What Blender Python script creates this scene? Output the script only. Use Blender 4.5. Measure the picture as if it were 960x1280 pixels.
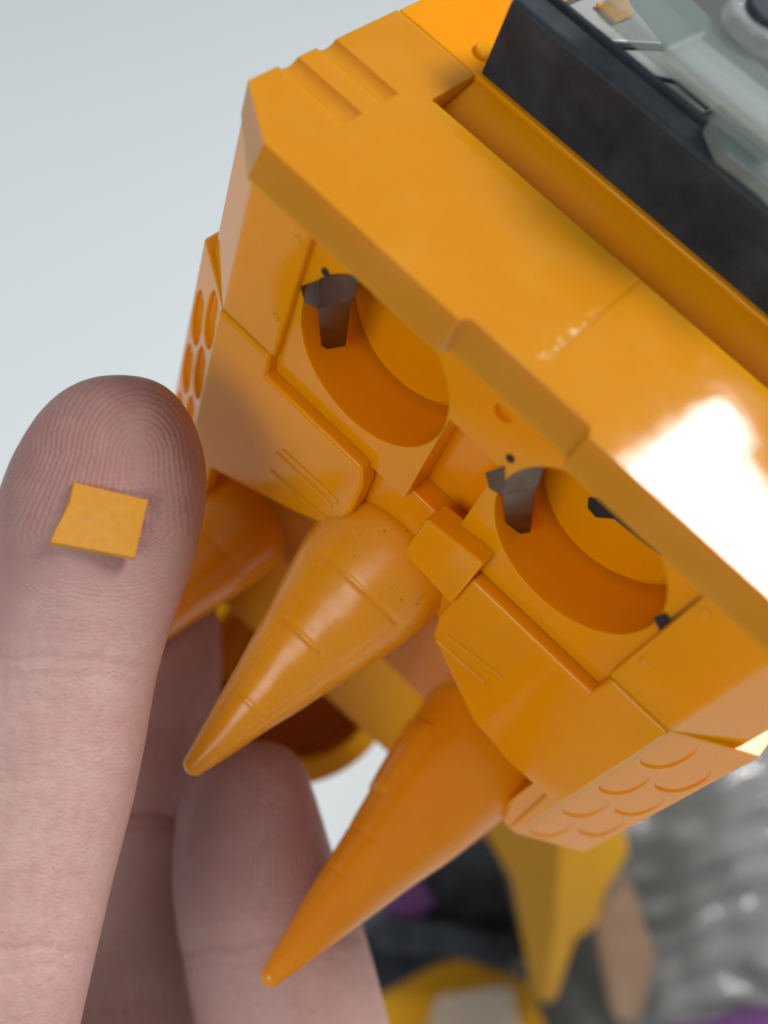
import bpy, bmesh, math, random
import numpy as np
from mathutils import Vector, Matrix
random.seed(4); rng = np.random.RandomState(4)
for o in list(bpy.data.objects): bpy.data.objects.remove(o)
scene = bpy.context.scene
# ------------------------------------------------------------------ camera (1 unit = 1 cm)
PITCH = math.radians(60); H = 30.0; F = 1396.0          # F: focal length in photo pixels (960 wide)
RIGHT = Vector((1, 0, 0)); FWD = Vector((0, math.cos(PITCH), -math.sin(PITCH))); UP = Vector((0, math.sin(PITCH), math.cos(PITCH)))
cam_d = bpy.data.cameras.new('camera'); cam = bpy.data.objects.new('camera', cam_d); scene.collection.objects.link(cam)
cam.matrix_world = Matrix(((RIGHT.x, UP.x, -FWD.x, 0), (RIGHT.y, UP.y, -FWD.y, 0), (RIGHT.z, UP.z, -FWD.z, H), (0, 0, 0, 1)))
cam_d.sensor_fit = 'HORIZONTAL'; cam_d.sensor_width = 36; cam_d.lens = F / 960 * 36
cam_d.clip_start = 0.1; cam_d.clip_end = 2000
cam_d.dof.use_dof = True; cam_d.dof.focus_distance = 11.6; cam_d.dof.aperture_fstop = cam_d.lens * 1e-3 / 0.32
scene.camera = cam
# ------------------------------------------------------------------ light: pale room + one big window + an added front fill
world = bpy.data.worlds.new('World'); scene.world = world; world.use_nodes = True
bg = world.node_tree.nodes['Background']; bg.inputs[0].default_value = (0.86, 0.95, 1.0, 1); bg.inputs[1].default_value = 0.25
def area_light(name, loc, normal, sx, sy, power, col):
    d = bpy.data.lights.new(name, 'AREA'); d.shape = 'RECTANGLE'; d.size = sx; d.size_y = sy; d.energy = power; d.color = col
    o = bpy.data.objects.new(name, d); scene.collection.objects.link(o)
    o.location = loc; o.rotation_euler = (-Vector(normal)).to_track_quat('Z', 'Y').to_euler(); return o
NH = Vector((0.79986, 0.60019, 0)); HX = Vector((-0.60019, 0.79986, 0))
Q0 = Vector((2.8145, 4.9093, 0))
def window_pane(h0, h1, z0, z1):                         # a pane of the window on the right, 105 W-units per square cm
    area_light('window_pane', Q0 + NH * 60 + HX * ((h0 + h1) / 2) + Vector((0, 0, (z0 + z1) / 2)), -NH, abs(h1 - h0), z1 - z0, 98 * abs(h1 - h0) * (z1 - z0), (1.0, 0.99, 0.97))
window_pane(4.6, 1.0, 58.6, 88); window_pane(.4, -26, 59.8, 88)
area_light('ceiling_light', (-45, -58, 84), (.42, .52, -.6), 50, 50, 37000, (0.97, 0.99, 1.0))  # added soft lamp from front left, fills the front faces and claws
scene.view_settings.view_transform = 'Standard'; scene.view_settings.look = 'None'
scene.view_settings.exposure = 0.17; scene.view_settings.gamma = 1.0
scene.render.engine = 'CYCLES'

# ------------------------------------------------------------------ geometry helpers
def cam_pt(px, py, depth):                               # a point of the place, given by direction and distance
    return Vector((0, 0, H)) + RIGHT * ((px - 480) / F * depth) - UP * ((py - 640) / F * depth) + FWD * depth
TX = np.array([[0.71282609, 0.64939857, 0.26487821], [0.68156436, -0.55236647, -0.47995969], [-0.16537529, 0.52265934, -0.83634815]])
TO = np.array([-1.01790831, -3.15902579, 9.8])
def c2w(v): return RIGHT * float(v[0]) - UP * float(v[1]) + FWD * float(v[2])
_ax = [c2w(TX[:, i]) for i in range(3)]; _o = Vector((0, 0, H)) + c2w(TO)
TOY = Matrix(((_ax[0].x, _ax[1].x, _ax[2].x, _o.x), (_ax[0].y, _ax[1].y, _ax[2].y, _o.y), (_ax[0].z, _ax[1].z, _ax[2].z, _o.z), (0, 0, 0, 1)))
TOYI = TOY.inverted()
def bp(px, py, ax, val):                                 # where a direction meets a plane of the toy's own frame
    d = TX.T @ np.array([(px - 480) / F, (py - 640) / F, 1.0]); o = TX.T @ (-TO)
    return o + (val - o[ax]) / d[ax] * d
def in_toy(px, py, depth): return TOYI @ cam_pt(px, py, depth)

def mesh_obj(name, bm, mat, parent=None, bevel=0.0, segs=3, smooth=True, angle=40):
    bmesh.ops.recalc_face_normals(bm, faces=bm.faces[:])
    me = bpy.data.meshes.new(name); bm.to_mesh(me); bm.free()
    if smooth:
        me.shade_smooth()
        if not bevel: me.set_sharp_from_angle(angle=math.radians(angle))
    o = bpy.data.objects.new(name, me); scene.collection.objects.link(o)
    if mat: me.materials.append(mat)
    if parent: o.parent = parent
    if bevel:
        m = o.modifiers.new('bevel', 'BEVEL'); m.width = bevel; m.segments = segs; m.limit_method = 'ANGLE'; m.angle_limit = math.radians(25); m.harden_normals = True
    return o
def prism(bm, poly, a0, a1, axis=2):                     # polygon in the two other axes, extruded along axis
    def P(u, v, w):
        return {2: (u, v, w), 1: (u, w, v), 0: (w, u, v)}[axis]
    lo = [bm.verts.new(P(u, v, a0)) for u, v in poly]; hi = [bm.verts.new(P(u, v, a1)) for u, v in poly]
    n = len(poly); bm.faces.new(lo); bm.faces.new(hi)
    for i in range(n): bm.faces.new((lo[i], lo[(i + 1) % n], hi[(i + 1) % n], hi[i]))
    return bm
def box(bm, x0, x1, y0, y1, z0, z1): return prism(bm, [(x0, y0), (x1, y0), (x1, y1), (x0, y1)], z0, z1)
def circle_pts(cx, cz, r, n=72, a0=0, a1=2 * math.pi): return [(cx + r * math.cos(a0 + (a1 - a0) * i / n), cz + r * math.sin(a0 + (a1 - a0) * i / n)) for i in range(n)]
def cut(o, bm):                                          # boolean difference, applied
    me = bpy.data.meshes.new('cutter'); bmesh.ops.recalc_face_normals(bm, faces=bm.faces[:]); bm.to_mesh(me); bm.free()
    c = bpy.data.objects.new('cutter', me); scene.collection.objects.link(c); c.parent = o.parent
    m = o.modifiers.new('cut', 'BOOLEAN'); m.object = c; m.solver = 'EXACT'; m.use_self = True
    while o.modifiers[0] != m: o.modifiers.move(o.modifiers.find('cut'), 0)
    others = [x for x in o.modifiers if x != m]
    for x in others: x.show_viewport = False
    bpy.context.view_layer.update()
    dg = bpy.context.evaluated_depsgraph_get(); new = bpy.data.meshes.new_from_object(o.evaluated_get(dg))
    o.modifiers.remove(m); o.data = new
    for x in others: x.show_viewport = True
    bpy.data.objects.remove(c)
    new.shade_smooth()
def empty(name, parent=None):
    o = bpy.data.objects.new(name, None); scene.collection.objects.link(o); o.parent = parent; o.empty_display_size = 0.3; return o
def tag(o, label, cat=None, group=None, kind=None):
    o['label'] = label
    if cat: o['category'] = cat
    if group: o['group'] = group
    if kind: o['kind'] = kind
    return o

# ------------------------------------------------------------------ materials
def mat(name, col, rough=0.4, **kw):
    m = bpy.data.materials.new(name); m.use_nodes = True; b = m.node_tree.nodes['Principled BSDF']
    b.inputs['Base Color'].default_value = (*col, 1); b.inputs['Roughness'].default_value = rough
    for k, v in kw.items(): b.inputs[k.replace('_', ' ')].default_value = v
    return m, m.node_tree.nodes, m.node_tree.links, b
def noise(N, L, scale, detail=4, rough=0.55, coord='Object', dist=0.0, stretch=None):
    tc = N.new('ShaderNodeTexCoord'); n = N.new('ShaderNodeTexNoise'); n.inputs['Scale'].default_value = scale; n.inputs['Detail'].default_value = detail
    n.inputs['Roughness'].default_value = rough; n.inputs['Distortion'].default_value = dist
    if stretch:
        mp = N.new('ShaderNodeMapping'); mp.inputs['Scale'].default_value = stretch; L.new(tc.outputs[coord], mp.inputs[0]); L.new(mp.outputs[0], n.inputs['Vector'])
    else: L.new(tc.outputs[coord], n.inputs['Vector'])
    return n.outputs['Fac']
def ramp(N, L, src, stops):
    r = N.new('ShaderNodeValToRGB'); e = r.color_ramp.elements
    while len(e) < len(stops): e.new(0.5)
    for i, (p, c) in enumerate(stops): e[i].position = p; e[i].color = (*c, 1) if len(c) == 3 else c
    L.new(src, r.inputs[0]); return r.outputs[0]
def maprange(N, L, src, a, b, c, d):
    m = N.new('ShaderNodeMapRange'); m.inputs[1].default_value = a; m.inputs[2].default_value = b; m.inputs[3].default_value = c; m.inputs[4].default_value = d
    L.new(src, m.inputs[0]); return m.outputs[0]
def bump(N, L, h, strength, dist, normal=None):
    b = N.new('ShaderNodeBump'); b.inputs['Strength'].default_value = strength; b.inputs['Distance'].default_value = dist; L.new(h, b.inputs['Height'])
    if normal: L.new(normal, b.inputs['Normal'])
    return b.outputs[0]
def mixc(N, L, fac, a, b, mode='MIX'):
    m = N.new('ShaderNodeMix'); m.data_type = 'RGBA'; m.blend_type = mode
    for sock, v in ((m.inputs[0], fac), (m.inputs[6], a), (m.inputs[7], b)):
        if hasattr(v, 'links'): L.new(v, sock)
        else: sock.default_value = v if isinstance(v, (int, float)) else (*v, 1)
    return m.outputs[2]
def orange_plastic(name, c1, c2, rough=0.06, specks=0.0, sss=0.55, spec=0.28):
    m, N, L, b = mat(name, c1, rough)
    n1 = noise(N, L, 0.9, 3)
    col = ramp(N, L, n1, [(0.3, c1), (0.72, c2)])
    if specks:                                            # grains of black dirt caught in the plastic
        tc = N.new('ShaderNodeTexCoord'); v = N.new('ShaderNodeTexVoronoi'); v.inputs['Scale'].default_value = 7; L.new(tc.outputs['Object'], v.inputs['Vector'])
        d = maprange(N, L, v.outputs['Distance'], 0.05, 0.10, 1, 0); z = noise(N, L, 1.3, 2)
        zz = maprange(N, L, z, 0.50, 0.58, 0, specks); mu = N.new('ShaderNodeMath'); mu.operation = 'MULTIPLY'; L.new(d, mu.inputs[0]); L.new(zz, mu.inputs[1])
        col = mixc(N, L, mu.outputs[0], col, (0.03, 0.012, 0.006))
    L.new(col, b.inputs['Base Color'])
    L.new(maprange(N, L, noise(N, L, 5, 5), 0.3, 0.7, rough * 0.75, rough * 1.35), b.inputs['Roughness'])
    b.inputs['Subsurface Weight'].default_value = sss; b.inputs['Subsurface Radius'].default_value = (0.45, 0.17, 0.015); b.inputs['Subsurface Scale'].default_value = 1.0
    b.inputs['IOR'].default_value = 1.46; b.inputs['Specular IOR Level'].default_value = spec
    # mould texture and fine scratches
    w = noise(N, L, 1.6, 2) if rough < .2 else noise(N, L, 5, 4); s = noise(N, L, 30, 3, stretch=(0.12, 1, 1)); f = noise(N, L, 130, 2)
    nm = bump(N, L, w, 0.06 if rough < .2 else 0.14, 0.03); nm = bump(N, L, s, 0.012, 0.01, nm); nm = bump(N, L, f, 0.006, 0.004, nm)
    L.new(nm, b.inputs['Normal'])
    return m
M = {}
M['orange'] = orange_plastic('orange_plastic', (0.82, 0.275, 0.001), (0.85, 0.302, 0.001), rough=.10, spec=.26, sss=.5)
M['orange_solid'] = orange_plastic('orange_plastic_detail', (0.76, 0.265, 0.001), (0.78, 0.280, 0.001), rough=.1, spec=.3, sss=0.0)
def worn_sheen_top():
    m = orange_plastic('orange_plastic_worn', (0.58, 0.222, 0.002), (0.61, 0.240, 0.003), spec=0.6, sss=.4); N = m.node_tree.nodes; L = m.node_tree.links; b = N['Principled BSDF']  # base darker than the front plastic to even out its stronger light
    old = b.inputs['Base Color'].links[0].from_socket
    tc = N.new('ShaderNodeTexCoord'); sp = N.new('ShaderNodeSeparateXYZ'); L.new(tc.outputs['Object'], sp.inputs[0])
    def near(sock, c, w):
        a = N.new('ShaderNodeMath'); a.operation = 'SUBTRACT'; L.new(sock, a.inputs[0]); a.inputs[1].default_value = c
        b_ = N.new('ShaderNodeMath'); b_.operation = 'ABSOLUTE'; L.new(a.outputs[0], b_.inputs[0]); return maprange(N, L, b_.outputs[0], w * .4, w, 1, 0)
    def mul(a, b_):
        q = N.new('ShaderNodeMath'); q.operation = 'MULTIPLY'; L.new(a, q.inputs[0]); L.new(b_, q.inputs[1]); return q.outputs[0]
    rub = mul(mul(near(sp.outputs[0], 3.0, .07), near(sp.outputs[1], .75, .55)), maprange(N, L, noise(N, L, 9, 4), .5, .62, 0, .7))
    scr = maprange(N, L, noise(N, L, 16, 3, stretch=(.25, 1.2, 1)), .70, .74, 0, .35)
    old = mixc(N, L, maprange(N, L, noise(N, L, 1.1, 5, .6, dist=1.0), .42, .72, 0, .4), old, (0.62, 0.275, 0.03)); c_ = mixc(N, L, rub, old, (0.85, 0.62, 0.30)); c_ = mixc(N, L, scr, c_, (0.80, 0.42, 0.06)); L.new(c_, b.inputs['Base Color'])  # mottle paints an uneven sheen into the colour; rub and scratches are wear
    return m
M['orange_top'] = worn_sheen_top()
M['claw'] = orange_plastic('claw_plastic', (0.87, 0.325, 0.004), (0.83, 0.325, 0.005), rough=0.27, specks=0.9, sss=0.5, spec=.5)
M['claw_red'] = orange_plastic('claw_plastic_deep', (0.88, 0.290, 0.003), (0.85, 0.300, 0.004), rough=0.22, specks=0.3, sss=0.5, spec=.45)
M['dirty'] = orange_plastic('dirty_plastic', (0.62, 0.20, 0.008), (0.48, 0.145, 0.012), rough=0.42, specks=0.9)
M['gold'] = orange_plastic('golden_plastic', (0.72, 0.36, 0.010), (0.68, 0.33, 0.008), rough=0.3, sss=0.1)
def metal():
    m, N, L, b = mat('nickel', (0.36, 0.33, 0.30), 0.24, Metallic=1.0)
    L.new(ramp(N, L, noise(N, L, 4, 2), [(0.3, (0.12, 0.086, 0.064)), (0.7, (0.18, 0.135, 0.102))]), b.inputs['Base Color'])
    L.new(bump(N, L, noise(N, L, 40, 3, stretch=(1, 1, .2)), 0.03, 0.01), b.inputs['Normal'])
    return m
M['metal'] = metal()
M['dark_slot'] = mat('slot_black', (0.012, 0.010, 0.009), 0.7)[0]
def black_plastic():
    m, N, L, b = mat('black_plastic', (0.03, 0.033, 0.036), 0.42)
    L.new(ramp(N, L, noise(N, L, 1.6, 7, 0.65), [(0.38, (0.018, 0.023, 0.028)), (0.75, (0.046, 0.056, 0.068))]), b.inputs['Base Color'])
    L.new(maprange(N, L, noise(N, L, 2.5, 6), 0.3, 0.7, 0.38, 0.55), b.inputs['Roughness'])
    b.inputs['Specular IOR Level'].default_value = 0.22; L.new(bump(N, L, noise(N, L, 60, 3), 0.08, 0.01), b.inputs['Normal'])
    return m
M['black'] = black_plastic()
def clear(name, col, rough, alpha):                     # clear plastic: part see-through, part glossy
    m, N, L, b = mat(name, col, rough)
    b.inputs['Alpha'].default_value = alpha; b.inputs['IOR'].default_value = 1.5
    L.new(bump(N, L, noise(N, L, 2.2, 3), 0.3, 0.05), b.inputs['Normal'])
    return m
M['clear'] = clear('clear_grey_plastic', (0.24, 0.30, 0.29), 0.08, 0.42)
M['clear_pale'] = clear('clear_pale_plastic', (0.40, 0.45, 0.44), 0.08, 0.4)
M['smoke'] = clear('smoked_plastic', (0.10, 0.105, 0.10), 0.2, 1.0)
M['silver'] = mat('silver_sheet', (0.36, 0.36, 0.35), 0.3)[0]
M['bag'] = clear('crinkled_clear_plastic', (0.45, 0.46, 0.45), 0.06, 0.34)
M['tan'] = clear('tan_clear_plastic', (0.52, 0.33, 0.20), 0.12, 0.5)
M['purple'] = mat('purple_plastic', (0.17, 0.06, 0.22), 0.35)[0]
def chip_mat():
    m, N, L, b = mat('chip_plastic', (0.76, 0.36, 0.015), 0.5)
    L.new(ramp(N, L, noise(N, L, 14, 5), [(0.35, (0.66, 0.265, 0.004)), (0.7, (0.72, 0.305, 0.010))]), b.inputs['Base Color'])
    L.new(bump(N, L, noise(N, L, 60, 4), 0.2, 0.008), b.inputs['Normal']); b.inputs['Subsurface Weight'].default_value = 0.1; b.inputs['Subsurface Radius'].default_value = (.1, .05, .01)
    return m
M['chip'] = chip_mat()
def table_mat():
    m, N, L, b = mat('white_laminate', (0.80, 0.83, 0.84), 0.5)
    L.new(ramp(N, L, noise(N, L, 0.03, 3), [(0.3, (0.80, 0.85, 0.87)), (0.75, (0.84, 0.89, 0.91))]), b.inputs['Base Color']); return m
M['table'] = table_mat()
def skin_mat():
    m, N, L, b = mat('skin', (0.56, 0.33, 0.28), 0.5)
    red_and_shade = N.new('ShaderNodeAttribute'); red_and_shade.attribute_name = 'red'
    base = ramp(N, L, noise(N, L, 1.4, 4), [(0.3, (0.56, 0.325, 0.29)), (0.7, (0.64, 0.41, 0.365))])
    base = mixc(N, L, red_and_shade.outputs['Fac'], base, (0.36, 0.155, 0.14))
    mott = maprange(N, L, noise(N, L, 9, 4), 0.35, 0.7, 0, 0.42); base = mixc(N, L, mott, base, (0.50, 0.235, 0.21)); pt = maprange(N, L, noise(N, L, 3.2, 3), 0.5, 0.68, 0, 0.16); base = mixc(N, L, pt, base, (0.62, 0.43, 0.33)); pore = maprange(N, L, noise(N, L, 70, 2), 0.62, 0.70, 0, 0.18); base = mixc(N, L, pore, base, (0.36, 0.16, 0.14))
    L.new(base, b.inputs['Base Color'])
    b.inputs['Subsurface Weight'].default_value = 0.35; b.inputs['Subsurface Radius'].default_value = (0.30, 0.11, 0.06); b.inputs['Subsurface Scale'].default_value = 0.6
    L.new(maprange(N, L, noise(N, L, 7, 4), 0.3, 0.7, 0.34, 0.50), b.inputs['Roughness'])
    ph = N.new('ShaderNodeAttribute'); ph.attribute_name = 'ridge'; am = N.new('ShaderNodeAttribute'); am.attribute_name = 'ridge_amount'
    wob = noise(N, L, 6, 3); ad = N.new('ShaderNodeMath'); ad.operation = 'MULTIPLY_ADD'; L.new(wob, ad.inputs[0]); ad.inputs[1].default_value = 5.0; ad0 = N.new('ShaderNodeMath'); ad0.operation = 'MULTIPLY_ADD'; L.new(noise(N, L, 24, 2), ad0.inputs[0]); ad0.inputs[1].default_value = 1.0; L.new(ph.outputs['Fac'], ad0.inputs[2]); L.new(ad0.outputs[0], ad.inputs[2])
    si = N.new('ShaderNodeMath'); si.operation = 'SINE'; L.new(ad.outputs[0], si.inputs[0])
    brk = maprange(N, L, noise(N, L, 25, 3), 0.3, 0.6, 0.45, 1.0)
    mu = N.new('ShaderNodeMath'); mu.operation = 'MULTIPLY'; L.new(si.outputs[0], mu.inputs[0]); L.new(am.outputs['Fac'], mu.inputs[1])
    mu2 = N.new('ShaderNodeMath'); mu2.operation = 'MULTIPLY'; L.new(mu.outputs[0], mu2.inputs[0]); L.new(brk, mu2.inputs[1])
    nm = bump(N, L, mu2.outputs[0], 0.42, 0.010)
    # fine skin cells and cross wrinkles
    tc = N.new('ShaderNodeTexCoord'); vo = N.new('ShaderNodeTexVoronoi'); vo.inputs['Scale'].default_value = 14; vo.feature = 'DISTANCE_TO_EDGE'
    mp = N.new('ShaderNodeMapping'); mp.inputs['Scale'].default_value = (1.0, 1.7, 1.7); L.new(tc.outputs['Object'], mp.inputs[0]); L.new(mp.outputs[0], vo.inputs['Vector'])
    nm = bump(N, L, vo.outputs['Distance'], 0.34, 0.03, nm)
    nm = bump(N, L, noise(N, L, 18, 6, 0.65, stretch=(0.35, 1.5, 1.5)), 0.5, 0.035, nm)
    L.new(nm, b.inputs['Normal'])
    return m
M['skin'] = skin_mat()

# ------------------------------------------------------------------ setting: white table top
bm = bmesh.new(); box(bm, -160, 160, -90, 230, -3, 0)
tbl = mesh_obj('table_top', bm, M['table'], bevel=0.4); tbl['kind'] = 'structure'; tag(tbl, 'white table top far below the toy')

# ------------------------------------------------------------------ the toy
toy = empty('plastic_toy'); toy.matrix_world = TOY
tag(toy, 'glossy orange plastic toy body with two empty round battery holes and three claws', 'toy')
OR = M['orange']
# top plate and header
bm = bmesh.new()
prism(bm, [(-.1, 0), (2.28, 0), (2.34, .1), (3.70, .1), (3.76, 0), (6.1, 0), (6.75, .48), (6.75, 2.57), (5.65, 2.57), (5.65, 1.88), (.35, 1.88), (.35, 2.57), (-.72, 2.57), (-.75, .48)], -.40, 0)
for v in bm.verts:                                        # the front edge slopes forward below the top
    if v.co.z < -.1 and v.co.y < .3: v.co.y -= .075; v.co.z += .03
    elif v.co.y < .3: v.co.y += .05
top = mesh_obj('top_plate', bm, M['orange_top'], toy, bevel=.08, segs=5)
bm = bmesh.new()
for y in (1.0, 1.52):                                     # two scooped slots in the left shoulder
    prism(bm, [(y + .16 * math.cos(a) * 1.0, .08 + .15 * math.sin(a)) for a in [i * math.tau / 20 for i in range(20)]], -1.2, .12, axis=0)
cut(top, bm)
bm = bmesh.new(); box(bm, 3.022, 3.042, .45, 2.2, -.02, .1); cut(top, bm)
# rear deck behind the groove, groove floor and wall
bm = bmesh.new(); prism(bm, [(-.72, 2.59), (6.72, 2.59), (6.72, 6.2), (-.72, 6.2)], -.5, -.004); mesh_obj('rear_deck', bm, OR, toy, bevel=.03)
bm = bmesh.new(); prism(bm, [(1.70, -.36), (1.98, -.30), (2.80, .012), (2.80, -.6), (1.70, -.6)], .345, 5.655, axis=0); mesh_obj('groove_floor', bm, OR, toy, bevel=.04)
bm = bmesh.new(); box(bm, .36, 5.64, 1.76, 1.94, -.42, -.03); mesh_obj('groove_lip', bm, OR, toy, bevel=.03)
bm = bmesh.new(); prism(bm, circle_pts(.20, 2.95, .13, 24), -.05, .06); mesh_obj('moulded_pip', bm, OR, toy, bevel=.02)
for i in range(7):
    bm = bmesh.new(); box(bm, .22 + .0 * i, .33, 3.12 + .1 * i, 3.17 + .1 * i, -.05, .05); mesh_obj('moulded_tooth', bm, OR, toy, bevel=.01, segs=2)
# end pillars with chamfered corners, lower side walls with hexagon recesses
for s in (-1, 1):
    X = lambda x: 3.0 + s * x
    bm = bmesh.new(); prism(bm, [(X(2.34), .012), (X(3.1), .012), (X(3.74), .485), (X(3.74), 5.8), (X(3.45), 5.8), (X(3.45), 1.1), (X(2.34), 1.1)], -2.34, -.22)
    mesh_obj('end_pillar', bm, OR, toy, bevel=.045)
    bm = bmesh.new(); prism(bm, [(X(2.75), .02), (X(3.115), .02), (X(3.93), .52), (X(3.93), 5.8), (X(3.66), 5.8), (X(3.66), .62), (X(3.0), .24), (X(2.75), .24)], -6.4, -2.3)
    w = mesh_obj('side_wall', bm, OR, toy, bevel=.025)
    d = Vector((s * .815, .5, 0)).normalized(); nrm = Vector((s * .5, -.815, 0)).normalized()
    bm = bmesh.new()
    for r in range(4):
        for c in range(2):
            if r == 3 and c == 1: continue
            cen = Vector((X(3.115), .02, 0)) + d * (.27 + .42 * c); zc = -2.85 - 1.0 * r - .5 * c
            pts = [(.19 * math.copysign(abs(math.cos(math.tau * k / 20)) ** .8, math.cos(math.tau * k / 20)), .43 * math.copysign(abs(math.sin(math.tau * k / 20)) ** .8, math.sin(math.tau * k / 20))) for k in range(20)]
            lo = [bm.verts.new(cen + d * u + Vector((0, 0, zc + v)) - nrm * (.07 if s < 0 else .022)) for u, v in pts]; hi = [bm.verts.new(cen + d * u + Vector((0, 0, zc + v)) + nrm * .1) for u, v in pts]
            bm.faces.new(lo); bm.faces.new(hi)
            for k in range(20): bm.faces.new((lo[k], lo[(k + 1) % 20], hi[(k + 1) % 20], hi[k]))
    cut(w, bm)
    for zq in (-.62, -1.75):
        bm = bmesh.new(); bmesh.ops.create_uvsphere(bm, u_segments=20, v_segments=12, radius=.05)
        for v in bm.verts: v.co = (X(2.45) + v.co.x, .012 + v.co.y * .5, zq + v.co.z)
        mesh_obj('moulded_pip', bm, M['orange_solid'], toy)
# block with the two battery holes
bm = bmesh.new(); box(bm, .56, 5.44, .12, .95, -2.7, -.22); blk = mesh_obj('battery_holder', bm, OR, toy, bevel=.03)
bm = bmesh.new()
for cx in (1.67, 4.32): prism(bm, circle_pts(cx, -1.38, .94, 80), -.2, 1.2, axis=1)
cut(blk, bm)
bm = bmesh.new(); prism(bm, [(2.62, -1.19), (3.27, -1.22), (3.27, -2.9), (2.62, -2.9)], -.2, .50, axis=1); cut(blk, bm)
bm = bmesh.new(); prism(bm, circle_pts(3.02, -.62, .1, 24), -.1, .2, axis=1); cut(blk, bm)
bm = bmesh.new(); box(bm, .5, 5.5, .93, 1.15, -2.75, -.32); mesh_obj('battery_floor', bm, OR, toy, bevel=.02)
for cx in (1.67, 4.32):
    bm = bmesh.new(); prism(bm, circle_pts(cx, -1.42, .845, 80), .86, .99, axis=1); mesh_obj('hole_floor_disc', bm, OR, toy, bevel=.025)
# lower front panels
def pxz(L, y): return [tuple(bp(px, py, 1, y)[[0, 2]]) for px, py in L]
yl = -.03
left = [(-.13, -2.31), (.63, -2.31), (.66, -2.62), (2.10, -2.62)] + pxz([(452, 608), (438, 642), (412, 660), (368, 641), (258, 583)], yl) + [(-.05, -5.05), (-.13, -5.05)]
bm = bmesh.new(); prism(bm, left, yl, .21, axis=1); mesh_obj('front_panel', bm, OR, toy, bevel=.05, segs=4)
right = [(6.13, -2.31), (5.38, -2.31), (5.35, -2.72), (3.72, -2.72)] + pxz([(548, 770), (540, 795), (590, 900), (637, 955), (680, 993)], yl) + [(6.0, -6.3), (6.13, -6.3)]
bm = bmesh.new(); prism(bm, right, yl, .21, axis=1); mesh_obj('front_panel', bm, OR, toy, bevel=.05, segs=4)
# raised tab at the middle, inner wall behind the middle claw
bm = bmesh.new(); prism(bm, pxz([(532, 650), (603, 706), (563, 756), (503, 690)], -.10), -.10, .22, axis=1); mesh_obj('latch_tab', bm, OR, toy, bevel=.04)
bm = bmesh.new(); box(bm, .62, 5.38, .23, .57, -4.2, -2.66); mesh_obj('inner_wall', bm, OR, toy, bevel=.03)
# moulded ribs on the two panels
for seg in ([(345, 565), (415, 633)], [(338, 588), (408, 650)], [(353, 562), (423, 629)], [(545, 800), (605, 853)], [(560, 795), (630, 850)]):
    a, b_ = [bp(*p, 1, yl) for p in seg]; d = (b_ - a); n2 = np.array([-d[2], 0, d[0]]); n2 /= np.linalg.norm(n2)
    bm = bmesh.new(); w_ = .03
    prism(bm, [tuple((q)[[0, 2]]) for q in (a + n2 * w_, b_ + n2 * w_, b_ - n2 * w_, a - n2 * w_)], yl - .02, yl + .03, axis=1); mesh_obj('moulded_rib', bm, M['orange_solid'], toy, bevel=.02, segs=4)
# scuffed plate the claws grow out of
yb = .62
zb = np.mean([bp(px, py, 1, yb)[2] for px, py in [(338, 692), (368, 722), (488, 822), (533, 880)]])
bm = bmesh.new(); box(bm, .1, 5.9, yb, yb + .25, zb, -2.8); mesh_obj('claw_plate', bm, M['dirty'], toy, bevel=.03)
# metal contacts
def strip(pts_in, width_vec, th=.03):
    bm = bmesh.new(); rows = []
    n = len(pts_in)
    for i, p in enumerate(pts_in):
        p = Vector(p); t = (Vector(pts_in[min(i + 1, n - 1)]) - Vector(pts_in[max(i - 1, 0)])).normalized()
        wv = Vector(width_vec[i] if isinstance(width_vec, list) else width_vec); nn = t.cross(wv).normalized() * th
        rows.append([bm.verts.new(q) for q in (p - wv + nn / 2, p + wv + nn / 2, p + wv - nn / 2, p - wv - nn / 2)])
    for a, b_ in zip(rows, rows[1:]):
        for k in range(4): bm.faces.new((a[k], a[(k + 1) % 4], b_[(k + 1) % 4], b_[k]))
    bm.faces.new(rows[0]); bm.faces.new(rows[-1]); return bm
def sheet(quad, ys, th=.018):
    bm = bmesh.new(); P = [Vector(bp(*p, 1, y)) for p, y in zip(quad, ys)]
    n_ = (P[1] - P[0]).cross(P[2] - P[0]).normalized() * th
    if n_.y < 0: n_ = -n_
    lo = [bm.verts.new(p) for p in P]; hi = [bm.verts.new(p + n_) for p in P]; bm.faces.new(lo); bm.faces.new(hi)
    for k in range(4): bm.faces.new((lo[k], lo[(k + 1) % 4], hi[(k + 1) % 4], hi[k]))
    return bm
for dx, dy, sc in ((0, 0, 1.0), (231, 233, 1.0)):
    ct = empty('battery_contact', toy); Q = lambda L_: [(x + dx, y + dy) for x, y in L_]
    mesh_obj('contact_clip', sheet(Q([(375, 358), (399, 350), (397, 387), (380, 378)]), (.115, .10, .10, .115)), M['metal'], ct, bevel=.008, segs=2)
    mesh_obj('contact_band', sheet(Q([(399, 345), (452, 343), (441, 375), (397, 387)]), (.125, .24, .26, .10)), M['metal'], ct, bevel=.008, segs=2)
    mesh_obj('contact_tab', sheet(Q([(397, 386), (440, 375), (432, 433), (402, 438)]), (.10, .255, .44, .36)), M['metal'], ct, bevel=.008, segs=2)
    bm = bmesh.new(); prism(bm, circle_pts(*bp(407 + dx, 340 + dy, 1, .118)[[0, 2]], .045, 16), .105, .125, axis=1); mesh_obj('contact_slot', bm, M['dark_slot'], toy)
q = [tuple(bp(x, y, 1, .855)[[0, 2]]) for x, y in [(736, 622), (756, 624), (772, 640), (835, 690), (832, 700), (768, 648), (745, 646), (735, 634)]]
bm = bmesh.new(); prism(bm, q, .845, .90, axis=1); mesh_obj('spring_slot', bm, M['dark_slot'], toy)
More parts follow.
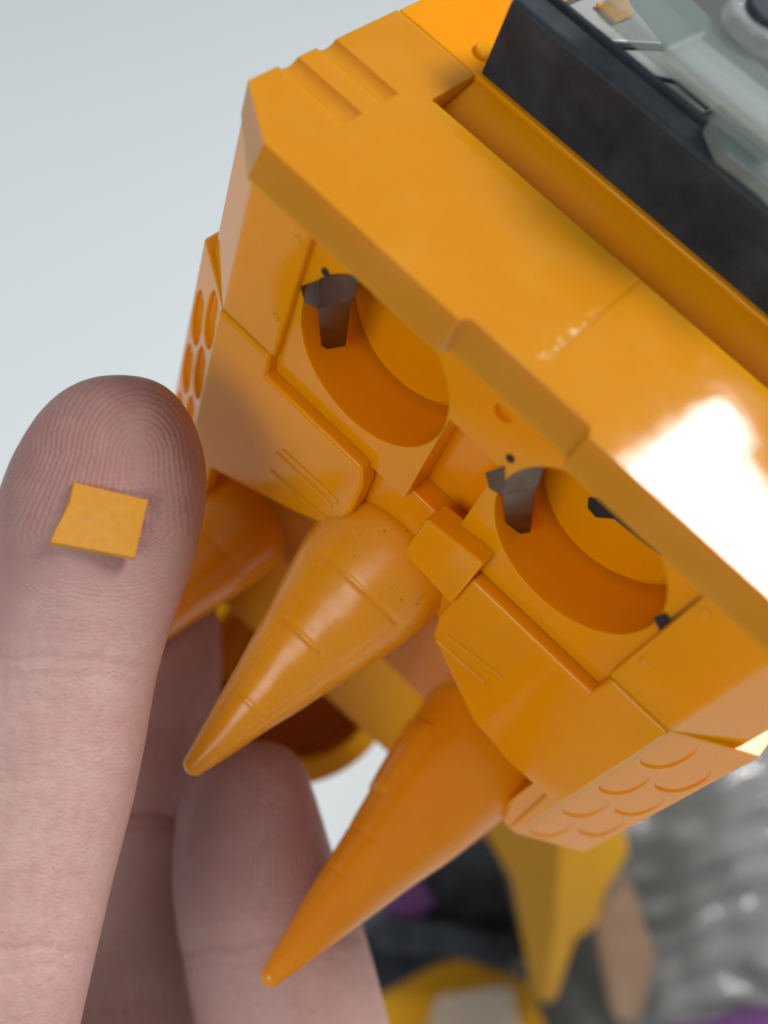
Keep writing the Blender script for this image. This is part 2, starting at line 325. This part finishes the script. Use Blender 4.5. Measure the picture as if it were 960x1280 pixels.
q = [tuple(bp(x, y, 1, .115)[[0, 2]]) for x, y in [(818, 772), (832, 766), (838, 774), (880, 742), (883, 747), (838, 784), (826, 788)]]
bm = bmesh.new(); prism(bm, q, .10, .13, axis=1); mesh_obj('contact_slot', bm, M['dark_slot'], toy)

# ------------------------------------------------------------------ claws
def claw_base(px, py, y):                               # claw roots sit on one plane of the toy
    q = Vector(bp(px, py, 1, y)); d = ((TOY @ q) - Vector((0, 0, H))).dot(FWD); return (px, py, d)
def claw(base, tip, rb, mats, grooves, bulge=0.0, rtip=.135, name='claw'):
    A = in_toy(*base); B = in_toy(*tip); ax = (B - A); Ln = ax.length; ax.normalize()
    view = (TOYI @ Vector((0, 0, H)) - A).normalized(); side = ax.cross(view).normalized(); nz = side.cross(ax).normalized()   # nz looks up towards the viewer
    prof = [(-.30, 0.02), (-.285, .25), (-.25, .5), (-.18, .76), (-.09, .93), (0, 1.0), (.1, .985), (.25, .87), (.5, .61), (.75, .345), (.9, .2), (1, .1)]
    NS, NT = 190, 144; vs = []; seed = base[0] * .37
    bm = bmesh.new()
    L0, L1 = -.30 * rb * 2.2, Ln - rtip
    def rad(u):                                          # u in 0..1 along the visible cone
        xs = [0, .1, .25, .5, .75, 1]; ys = [1.0, .965, .86, .615, .38, rtip / rb]
        return rb * float(np.interp(u, xs, ys)) if False else rb * float(np.polyval(np.polyfit(xs, ys, 4), u))
    pc = np.polyfit([0, .1, .25, .5, .75, 1], [1.0, .965, .86, .615, .38, rtip / rb], 4)
    rows = []
    for i in range(NS):
        k = i / (NS - 1)
        if k < .12: a = k / .12 * math.pi / 2; s = -.55 * rb * math.cos(a); r = rb * max(.004, math.sin(a)); u = 0
        elif k > .9: a = (k - .9) / .1 * math.pi / 2; s = L1 + rtip * math.sin(a); r = rtip * max(.004, math.cos(a)); u = 1
        else: u = (k - .12) / .78; s = u * L1; r = rb * float(np.polyval(pc, u))
        row = []
        for j in range(NT):
            th = math.tau * j / NT; rr = r * (1 + .010 * math.sin(3 * th + 9 * u + seed) + .007 * math.sin(2 * th - 17 * u + 2 * seed) + .004 * math.sin(5 * th + 31 * u + seed))
            rr += .012 * math.exp(-(math.radians((math.degrees(th) - 112 + 180) % 360 - 180) * r / .02) ** 2) * (0 < u < 1)   # mould flash line
            deg = math.degrees(th); deg = deg - 360 if deg > 180 else deg
            for kind, p0, lo, hi, dep in grooves:
                if kind == 'ring' and lo <= deg <= hi: rr -= .6 * dep * math.exp(-((u - p0) * L1 / .028) ** 2)
                if kind == 'line' and lo <= u <= hi: rr -= .6 * dep * math.exp(-(math.radians(deg - p0) * r / .028) ** 2)
                if kind == 'step' and p0[0] <= deg <= p0[1] and lo <= u <= hi: rr += dep
            p = A + ax * s + (nz * math.cos(th) + side * math.sin(th)) * rr
            row.append(bm.verts.new(p))
        rows.append(row)
    for a, b_ in zip(rows, rows[1:]):
        for j in range(NT): bm.faces.new((a[j], a[(j + 1) % NT], b_[(j + 1) % NT], b_[j]))
    bm.faces.new(rows[0]); bm.faces.new(rows[-1])
    return mesh_obj(name, bm, mats, toy, angle=70)
G1 = [('ring', .20, -45, 40, .03), ('ring', .44, -18, 40, .03), ('line', 40, .20, .80, .025), ('line', -42, .05, .8, .025), ('line', 78, .02, .95, .03), ('ring', .72, -40, 40, .018)]
claw(claw_base(496, 684, .50), (234, 966, 12.7), .93, M['claw'], G1)
claw(claw_base(618, 912, .85), (330, 1230, 13.0), .94, M['claw_red'], [('step', (45, 90), .18, .42, .03), ('ring', .55, 20, 100, .02), ('ring', .68, 20, 90, .02), ('line', 60, .1, .8, .015)])
claw(claw_base(312, 626, .85), (90, 868, 14.2), .93, M['claw_red'], [('line', 55, 0, .9, .03), ('ring', .3, -40, 40, .02)])

# ------------------------------------------------------------------ foot frame behind the claws
ft = empty('foot_frame', toy)
cup_c = cam_pt(362, 842, 17.5); cd = (cam_pt(392, 862, 17.5) - Vector((0, 0, H))).normalized()
def cup(c, axis, r_out, r_in, depth, n=64):
    bm = bmesh.new(); zq = axis.to_track_quat('Z', 'Y'); Mx = Matrix.Translation(c) @ zq.to_matrix().to_4x4()
    prof = [(r_out, 0), (r_out, depth), (0.001, depth), (0.001, depth - .2), (r_in, depth - .2), (r_in, 0)]
    rows = [[bm.verts.new(TOYI @ (Mx @ Vector((r * math.cos(math.tau * j / n), r * math.sin(math.tau * j / n), z)))) for r, z in prof] for j in range(n)]
    for j in range(n):
        a, b_ = rows[j], rows[(j + 1) % n]
        for k in range(len(prof)): bm.faces.new((a[k], a[(k + 1) % 6], b_[(k + 1) % 6], b_[k]))
    return bm
mesh_obj('ankle_cup', cup(cup_c, cd, 1.72, 1.40, 4.0), M['gold'], ft, bevel=.05)
def slab(pxs, depth, th, name, m, parent=None, bevel=.05, depths=None):
    bm = bmesh.new(); inv = TOYI if parent is not None else Matrix.Identity(4)
    ds = depths or [depth] * len(pxs)
    fr = [cam_pt(x, y, d) for (x, y), d in zip(pxs, ds)]
    nrm = (fr[1] - fr[0]).cross(fr[2] - fr[0]).normalized()
    if nrm.dot(FWD) < 0: nrm = -nrm
    lo = [bm.verts.new(inv @ p) for p in fr]; hi = [bm.verts.new(inv @ (p + nrm * th)) for p in fr]
    bm.faces.new(lo); bm.faces.new(hi); n = len(fr)
    for i in range(n): bm.faces.new((lo[i], lo[(i + 1) % n], hi[(i + 1) % n], hi[i]))
    return mesh_obj(name, bm, m, parent, bevel=bevel)
slab([(258, 735), (330, 660), (560, 880), (492, 948)], 16.2, .5, 'ankle_bar', M['gold'], ft)
slab([(205, 690), (300, 660), (345, 740), (290, 850), (205, 860)], 19.6, .6, 'ankle_plate', M['gold'], ft)

# ------------------------------------------------------------------ black bar and clear cover on the rear deck
bm = bmesh.new(); prism(bm, [(2.66, -.02), (3.22, -.02), (3.22, .80), (3.12, .86), (2.70, .86), (2.66, .82)], .36, 6.2, axis=0); mesh_obj('black_bar', bm, M['black'], toy, bevel=.03)
bm = bmesh.new(); prism(bm, [(3.0, .84), (3.06, .84), (3.06, .92), (3.0, .92)], .45, 6.1, axis=0); mesh_obj('black_bar_ridge', bm, M['black'], toy, bevel=.02)
def pxy(L, z): return [tuple(bp(px, py, 2, z)[[0, 1]]) for px, py in L]
def topslab(pxs, z, th, name, m, bevel=.03, parent=toy):
    bm = bmesh.new(); prism(bm, pxy(pxs, z), z - th, z, axis=2); return mesh_obj(name, bm, m, parent, bevel=bevel)
cover = empty('clear_cover', toy)
bm = bmesh.new(); box(bm, .5, 6.1, 3.15, 6.1, -.02, .62); mesh_obj('smoked_floor', bm, M['smoke'], cover, bevel=.03)
topslab([(690, 14), (770, -20), (830, 55), (740, 50)], .70, .06, 'silver_facet', M['silver'], parent=cover)
topslab([(752, 58), (828, 60), (905, 128), (880, 140), (800, 92)], .72, .06, 'silver_facet', M['silver'], parent=cover)
topslab([(800, 96), (880, 142), (868, 160), (845, 150)], .69, .05, 'silver_facet', M['silver'], parent=cover)
topslab([(745, 2), (785, -4), (795, 16), (770, 26)], .76, .05, 'orange_light_pipe', M['claw_red'], parent=cover)
topslab([(742, 52), (834, 56), (836, 61), (748, 58)], .75, .03, 'dark_seam', M['black'], bevel=.006, parent=cover)
topslab([(800, 90), (850, 100), (890, 134), (886, 136), (848, 103), (800, 93)], .745, .02, 'dark_seam', M['black'], bevel=.004, parent=cover)
topslab([(838, 122), (878, 143), (975, 235), (960, 240)], .74, .05, 'dark_wedge', M['black'], bevel=.01, parent=cover)
topslab([(832, 58), (880, 38), (884, 42), (838, 64)], 1.52, .05, 'clear_seam', M['clear_pale'], bevel=.01, parent=cover)
topslab([(755, -6), (832, 58), (980, 178), (1030, 150), (900, 30), (830, -40)], 1.35, .22, 'clear_plate', M['clear'], bevel=.05, parent=cover)
topslab([(832, 58), (868, 40), (1010, 150), (980, 178)], 1.50, .12, 'clear_rib', M['clear_pale'], bevel=.03, parent=cover)
topslab([(888, 146), (905, 128), (960, 172), (1040, 250), (1020, 290), (960, 225), (905, 185)], 1.12, .2, 'clear_rounded_plate', M['clear'], bevel=.06, parent=cover)
c = bp(962, 16, 2, 1.55); bm = bmesh.new(); prism(bm, circle_pts(c[0], c[1], .40, 40), 1.35, 1.55); mesh_obj('screw_boss', bm, M['clear_pale'], cover, bevel=.05)
bm = bmesh.new(); prism(bm, circle_pts(c[0], c[1], .24, 32), 1.50, 1.62); sc = mesh_obj('screw', bm, M['black'], cover, bevel=.04)

# ------------------------------------------------------------------ hand (left hand, palm to the viewer)
def tube(bm, rings):                                     # rings: (centre, halfwidth, halfthickness, side vector, normal vector)
    n = 40; rows = []
    for c_, a, b_, S, Nn in rings:
        rows.append([bm.verts.new(c_ + S * (a * math.cos(t)) + Nn * (b_ * math.sin(t))) for t in [math.tau * k / n for k in range(n)]])
    for r0, r1 in zip(rows, rows[1:]):
        for k in range(n): bm.faces.new((r0[k], r0[(k + 1) % n], r1[(k + 1) % n], r1[k]))
    bm.faces.new(rows[0]); bm.faces.new(rows[-1])
def finger(bm, table, flat=.80):                         # table rows: y, left x, right x, depth (in photo directions)
    ys = np.array([r[0] for r in table], float); lx = np.array([r[1] for r in table], float); rx = np.array([r[2] for r in table], float); dp = np.array([r[3] for r in table], float)
    rings = []
    y0, y1 = ys[0], ys[-1]
    for k in range(90):
        y = y0 + (y1 - y0) * (k / 89) ** 1.6
        l, r, d = np.interp(y, ys, lx), np.interp(y, ys, rx), np.interp(y, ys, dp)
        a = max(.02, (r - l) / 2 / F * d)
        rings.append((cam_pt((l + r) / 2, y, d), a, a * flat, RIGHT, -FWD))
    tube(bm, rings)
def hermite_table(tb):                                   # smooth the outline a little
    return tb
hm = bmesh.new()
D1 = 11.45
index = [(469, 140, 160, D1), (471, 122, 180, D1), (476, 104, 196, D1), (486, 84, 213, D1), (500, 66, 226, D1), (520, 48, 239, D1), (545, 32, 249, D1), (575, 16, 257, D1), (610, 3, 259, D1), (650, -6, 254, D1), (700, -14, 243, D1), (760, -22, 222, D1), (800, -30, 208, D1), (840, -38, 197, D1), (870, -46, 191, D1), (930, -60, 181, D1), (1000, -80, 167, D1), (1100, -110, 141, 11.4), (1200, -140, 118, 11.3), (1280, -160, 100, 11.3), (1400, -190, 80, 11.5), (1600, -230, 60, 12.0)]
middle = [(690, 165, 195, 15.8), (693, 148, 212, 15.8), (702, 128, 232, 15.8), (720, 104, 252, 15.8), (745, 90, 264, 15.8), (779, 82, 275, 15.8), (833, 76, 278, 15.8), (900, 72, 273, 15.8), (970, 68, 258, 15.7), (1020, 62, 247, 15.7), (1080, 58, 252, 15.6), (1150, 52, 258, 15.5), (1280, 40, 262, 15.2), (1450, 20, 262, 14.8), (1650, 10, 270, 14.5)]
ring = [(928, 310, 332, 14.4), (930, 296, 346, 14.4), (936, 278, 360, 14.4), (948, 258, 374, 14.4), (966, 240, 384, 14.4), (1000, 224, 396, 14.4), (1060, 216, 414, 14.4), (1110, 216, 432, 14.4), (1160, 222, 454, 14.4), (1200, 230, 466, 14.4), (1280, 245, 487, 14.35), (1450, 270, 505, 14.3), (1700, 290, 510, 14.2)]
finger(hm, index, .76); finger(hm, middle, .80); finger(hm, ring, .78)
def limb(pts):                                           # off-frame palm, thumb and curled little finger: (px, py, depth, radius)
    P = [cam_pt(*p[:3]) for p in pts]; R_ = [p[3] for p in pts]; rings = []
    dense = []
    for i in range(len(P) - 1):
        for k in range(10): t = k / 10; dense.append((P[i].lerp(P[i + 1], t), R_[i] * (1 - t) + R_[i + 1] * t))
    dense.append((P[-1], R_[-1]))
    t0 = (dense[1][0] - dense[0][0]).normalized(); cap = [(dense[0][0] - t0 * dense[0][1] * math.cos(a), dense[0][1] * max(.05, math.sin(a))) for a in [math.pi / 2 * k / 6 for k in range(6)]]
    t1 = (dense[-1][0] - dense[-2][0]).normalized(); cap2 = [(dense[-1][0] + t1 * dense[-1][1] * math.sin(a), dense[-1][1] * max(.05, math.cos(a))) for a in [math.pi / 2 * k / 6 for k in range(1, 7)]]
    al = cap + dense + cap2
    for i, (c_, r) in enumerate(al):
        t = (al[min(i + 1, len(al) - 1)][0] - al[max(i - 1, 0)][0]).normalized(); S = t.cross(FWD)
        S = S.normalized() if S.length > 1e-3 else RIGHT; rings.append((c_, r, r * .9, S, S.cross(t).normalized()))
    tube(hm, rings)
limb([(-85, 1580, 12.0, 1.2), (-40, 1750, 13.0, 1.35), (40, 2050, 14.0, 1.5), (140, 2450, 14.5, 1.6)])
limb([(140, 1620, 14.5, 1.2), (150, 1800, 14.5, 1.4), (170, 2100, 14.8, 1.6), (190, 2450, 14.8, 1.7)])
limb([(400, 1660, 14.2, 1.15), (360, 1820, 14.5, 1.35), (300, 2100, 14.8, 1.6), (240, 2450, 14.8, 1.7)])
limb([(430, 1560, 11.9, .7), (500, 1460, 12.6, .78), (560, 1520, 13.9, .82), (520, 1720, 14.6, .95), (440, 1900, 14.8, 1.3), (320, 2200, 14.8, 1.6)])   # little finger, curled
limb([(-420, 1500, 10.8, .75), (-400, 1640, 11.0, .95), (-340, 1850, 11.8, .95), (-160, 2120, 13.4, 1.3), (80, 2350, 14.4, 1.6)])                       # thumb
limb([(190, 2350, 14.8, 2.3), (200, 2900, 15.0, 2.3)])
bmesh.ops.recalc_face_normals(hm, faces=hm.faces[:])
me = bpy.data.meshes.new('hand_base'); hm.to_mesh(me); hm.free()
hand = bpy.data.objects.new('hand', me); scene.collection.objects.link(hand)
m = hand.modifiers.new('r', 'REMESH'); m.mode = 'VOXEL'; m.voxel_size = .055
m = hand.modifiers.new('s', 'SMOOTH'); m.factor = .5; m.iterations = 10
bpy.context.view_layer.update()
me2 = bpy.data.meshes.new_from_object(hand.evaluated_get(bpy.context.evaluated_depsgraph_get()))
hand.modifiers.clear(); hand.data = me2; me2.name = 'hand'
nv = len(me2.vertices); co = np.empty(nv * 3, np.float32); me2.vertices.foreach_get('co', co); co = co.reshape(-1, 3).astype(float)
no = np.empty(nv * 3, np.float32); me2.vertices.foreach_get('normal', no); no = no.reshape(-1, 3)
rel = co - np.array([0, 0, H]); cx_ = rel @ np.array(RIGHT); cy_ = -(rel @ np.array(UP)); cz_ = rel @ np.array(FWD)
px = 480 + F * cx_ / cz_; py = 640 + F * cy_ / cz_
def outline(tb, y): a = np.array(tb, float); return np.interp(y, a[:, 0], a[:, 1]), np.interp(y, a[:, 0], a[:, 2])
isI = (cz_ < 13.2) & (px < 300) & (py < 1700)
lR, rR = outline(ring, py); lM, rM = outline(middle, py)
isR = (~isI) & (px > lR - 4) & (cz_ < 15.2) & (px < rR + 8) & (py < 1700); isM = (~isI) & (~isR) & (px < 320) & (py < 1650)
front = np.clip((no @ -np.array(FWD)) * 2.0 - .1, 0, 1)
# joint creases: shallow grooves pressed into the pad side
disp = np.zeros(nv); red_line = np.zeros(nv)
def crease(mask, x0, y0, slope, curve, w, dep):
    global disp
    yy = y0 + slope * (px - x0) + curve * (px - x0) ** 2 + 2.5 * np.sin(px * .09)
    red_line[:] = np.maximum(red_line, mask * front * min(1, dep * 26) * np.exp(-((py - yy) / (w * .6)) ** 2)); disp -= .6 * mask * front * dep * np.exp(-((py - yy) / w) ** 2)
crease(isI, 100, 822, .08, .0006, 5, .016); crease(isI, 100, 842, .05, .0008, 4, .010); crease(isI, 60, 1182, .05, .0009, 6, .016); crease(isI, 70, 1206, -.04, .0012, 5, .010)
crease(isI, 60, 960, .03, .0005, 4, .006); crease(isI, 60, 1040, .03, .0005, 4, .006); crease(isI, 60, 1090, .02, .0005, 4, .006)
crease(isM, 170, 1020, .10, .0, 8, .07); crease(isM, 170, 1034, .06, .0, 6, .02)
crease(isR, 330, 1180, -.10, .0005, 9, .016); crease(isR, 330, 1202, -.05, .0003, 5, .008)
co += no * disp[:, None]
me2.vertices.foreach_set('co', co.astype(np.float32).ravel())
# finger-print ridges as a phase field on the pads
def loop_phase(cx, cy, lam, lean):
    dx = px - cx - lean * np.clip(py - cy, 0, None); dy = py - cy
    spread = 1 + np.clip(dy, 0, None) / 260
    rad = np.where(dy < 0, np.sqrt(dx ** 2 + (dy * .86) ** 2), np.abs(dx) / spread)
    rad = np.sqrt(rad ** 2 + 9)
    low = np.clip((py - (cy + 95)) / 70, 0, 1); low = low * low * (3 - 2 * low)
    arch = (py - cy) * .95 + .0030 * (px - cx) ** 2 + .18 * (px - cx)
    return math.tau / lam * (rad * (1 - low) + arch * low)
ph = np.zeros(nv); am = np.zeros(nv)
ph[isI] = loop_phase(172, 568, 6.4, -.05)[isI]; am[isI] = (np.clip((790 - py) / 130, .10, 1))[isI]
ph[isR] = loop_phase(330, 1010, 5.2, .03)[isR]; am[isR] = (np.clip((1180 - py) / 90, .08, 1) * .7)[isR]
ph[isM] = loop_phase(180, 800, 5.0, .0)[isM]; am[isM] = (np.clip((1010 - py) / 60, .08, 1) * .7)[isM]
am *= front
red_and_shade = np.zeros(nv)  # redder fingertips, also darkened in colour to stand in for shade there
red_and_shade[isI] = np.clip((830 - py) / 200, 0, 1)[isI] * .75
red_and_shade[isR] = np.clip((1180 - py) / 120, 0, 1)[isR] * .8
red_and_shade[isM] = np.clip((1160 - py) / 250, 0, 1)[isM] * .8
red_and_shade = np.clip(red_and_shade + .8 * red_line, 0, 1)
for nm_, arr in (('ridge', ph), ('ridge_amount', am), ('red', red_and_shade)):
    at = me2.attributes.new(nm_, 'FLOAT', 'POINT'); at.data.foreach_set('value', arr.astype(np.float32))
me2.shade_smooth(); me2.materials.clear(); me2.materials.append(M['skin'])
tag(hand, 'bare left hand with open fingertips, palm side up, behind and beside the orange claws', 'hand')

# ------------------------------------------------------------------ broken chip on the fingertip
def pad_depth(x, y):
    lo, hi = outline(index, y); c_ = (lo + hi) / 2; a = (hi - lo) / 2; t = np.clip((x - c_) / a, -.98, .98)
    return D1 - .76 * a / F * D1 * math.sqrt(1 - t * t)
def chip():
    bm = bmesh.new()
    cor = {(0, 0): (92, 603), (1, 0): (185, 625), (1, 1): (168, 697), (0, 1): (66, 678)}
    n = 16; f_, b_ = [], []
    d0 = pad_depth(130, 650) - .06
    for j in range(n + 1):
        rf, rb = [], []
        for i in range(n + 1):
            u, v = i / n, j / n
            x = (1 - v) * ((1 - u) * 92 + u * 185) + v * ((1 - u) * 66 + u * 168); y = (1 - v) * ((1 - u) * 603 + u * 625) + v * ((1 - u) * 678 + u * 697)
            e = max(0, 1 - u * 6); x += e * 3 * math.sin(v * math.pi * 1.6)           # bitten left edge
            x += .25 * math.sin(v * 23) * (u in (0, 1))
            lift = .03 * max(0, 1 - u * 4) * v + .008 * math.exp(-((v - .48) / .05) ** 2) * max(0, 1 - u * 1.6)
            dd = d0 + .25 * (pad_depth(x, y) - pad_depth(130, 650))
            rf.append(bm.verts.new(cam_pt(x, y, dd - lift))); rb.append(bm.verts.new(cam_pt(x + 1.2 * (2 * u - 1) - 1.0, y + 3.4 * v, dd - lift + .085)))
        f_.append(rf); b_.append(rb)
    for j in range(n):
        for i in range(n):
            bm.faces.new((f_[j][i], f_[j][i + 1], f_[j + 1][i + 1], f_[j + 1][i])); bm.faces.new((b_[j][i], b_[j + 1][i], b_[j + 1][i + 1], b_[j][i + 1]))
    for k in range(n):
        bm.faces.new((f_[0][k], b_[0][k], b_[0][k + 1], f_[0][k + 1])); bm.faces.new((f_[n][k], f_[n][k + 1], b_[n][k + 1], b_[n][k]))
        bm.faces.new((f_[k][0], f_[k + 1][0], b_[k + 1][0], b_[k][0])); bm.faces.new((f_[k][n], b_[k][n], b_[k + 1][n], f_[k + 1][n]))
    return bm
ch = mesh_obj('plastic_chip', chip(), M['chip'], bevel=.008, segs=2)
tag(ch, 'small square orange plastic chip lying on the fingertip', 'plastic piece')

# ------------------------------------------------------------------ blurred parts on the table below
def spike():
    bm = bmesh.new(); edge = [(592, 1015, 24), (770, 1000, 24), (786, 1066, 24.3), (758, 1112, 24.6), (742, 1158, 24.9), (718, 1176, 25.1), (694, 1250, 25.5), (678, 1254, 25.5), (664, 1236, 25.4), (640, 1100, 24.6)]
    f = [bm.verts.new(cam_pt(*p)) for p in edge]; k = [bm.verts.new(cam_pt(x, y, d + .9)) for x, y, d in edge]
    r0 = bm.verts.new(cam_pt(700, 1040, 23.6)); r1 = bm.verts.new(cam_pt(694, 1160, 24.5)); r2 = bm.verts.new(cam_pt(684, 1228, 25.2)); n = len(edge)
    near = [r0, r0, r0, r1, r1, r1, r2, r2, r2, r1]
    for i in range(n):
        j = (i + 1) % n; a, b_ = near[i], near[j]
        bm.faces.new((f[i], f[j], a) if a is b_ else (f[i], f[j], b_, a)); bm.faces.new((f[i], k[i], k[j], f[j]))
    bm.faces.new(k); return bm
o = mesh_obj('plastic_spike', spike(), M['gold'], bevel=.08, angle=30)
tag(o, 'golden yellow pointed plastic blade below the right claw', 'toy part')
bl = empty('black_toy'); bl.location = cam_pt(560, 1150, 27)
def child(o, p):
    bpy.context.view_layer.update(); o.parent = p; o.matrix_parent_inverse = Matrix.Translation(p.location).inverted(); return o
child(slab([(440, 1180), (560, 1060), (620, 1040), (660, 1200), (560, 1200), (470, 1250)], 26.4, 1.4, 'arm_shell', M['black'], bevel=.15), bl)
child(slab([(455, 1150), (560, 1160), (650, 1180), (640, 1215), (540, 1195), (470, 1190)], 25.6, .6, 'arm_strut', M['black'], bevel=.1), bl)
child(slab([(470, 1125), (520, 1095), (545, 1130), (500, 1165)], 26.1, .4, 'purple_insert', M['purple'], bevel=.05), bl)
tag(bl, 'black plastic toy arm with a purple insert beside the ring finger', 'toy part')
o = slab([(470, 1225), (580, 1195), (665, 1240), (700, 1330), (480, 1330)], 26.8, .5, 'orange_plate', M['gold'], bevel=.1); tag(o, 'flat orange plastic plate at the bottom edge of the picture', 'toy part')
o = slab([(545, 1250), (640, 1235), (660, 1330), (520, 1330)], 25.6, .3, 'clear_tray', M['bag'], bevel=.08); tag(o, 'small clear plastic piece lying on the orange plate', 'plastic piece')
o = slab([(742, 1150), (786, 1095), (822, 1200), (800, 1280), (768, 1276)], 25.4, .8, 'tan_block', M['tan'], bevel=.1); tag(o, 'tan see-through plastic block beside the golden blade', 'plastic piece')
o = slab([(850, 1300), (990, 1268), (1000, 1340), (800, 1340)], 25.0, .8, 'purple_part', M['purple'], bevel=.15); tag(o, 'purple plastic part in the bottom right corner', 'toy part')
# crinkled clear tray with curved ribs
def bag():
    bm = bmesh.new(); NX, NY = 90, 140; rows = []
    for j in range(NY + 1):
        row = []
        for i in range(NX + 1):
            u, v = i / NX, j / NY
            x = 745 + 330 * u + 30 * v; y = 900 + 400 * v
            s = v * 9.5 + u * 2.2 + .8 * math.sin(u * 3.2 + v * 2) + .35 * math.sin(u * 9 + v * 5)
            hgt = (.26 + .16 * math.sin(u * 7 + v * 11)) * abs(math.sin(s * math.pi)) ** 1.4 + .12 * math.sin(u * 5.3 - v * 14 + 2 * math.sin(v * 9)) + .16 * math.sin(u * 13 + v * 6) + .10 * math.sin(u * 31 + v * 17) * math.sin(v * 23)
            hgt += .9 * math.sin(math.pi * min(1, u * 1.1)) 
            row.append(bm.verts.new(cam_pt(x, y, 27.0 - hgt)))
        rows.append(row)
    for a, b_ in zip(rows, rows[1:]):
        for i in range(NX): bm.faces.new((a[i], a[i + 1], b_[i + 1], b_[i]))
    return bm
o = mesh_obj('clear_bag', bag(), M['bag'], angle=80); sd = o.modifiers.new('t', 'SOLIDIFY'); sd.thickness = .05
tag(o, 'crinkled clear plastic bag with curved shiny ribs at the lower right', 'bag')
bm = bmesh.new()  # added dark backing in place of the dark clutter, darkens behind the bag
P_ = [cam_pt(x, y, d) for x, y, d in [(600, 1090, 31), (760, 930, 31), (1060, 860, 31), (1060, 1380, 27.6), (600, 1380, 27.6)]]
P_ = [Vector((p.x, p.y, .12 + .05 * (i % 2))) for i, p in enumerate([Vector((0, 0, H)) + (q - Vector((0, 0, H))) * (29.8 / (H - q.z)) for q in P_])]
prism(bm, [(p.x, p.y) for p in P_], .02, .2); o = mesh_obj('grey_sheet', bm, M['smoke'], bevel=.05)
tag(o, 'dark grey sheet under the crinkled clear bag and tan block', 'sheet')
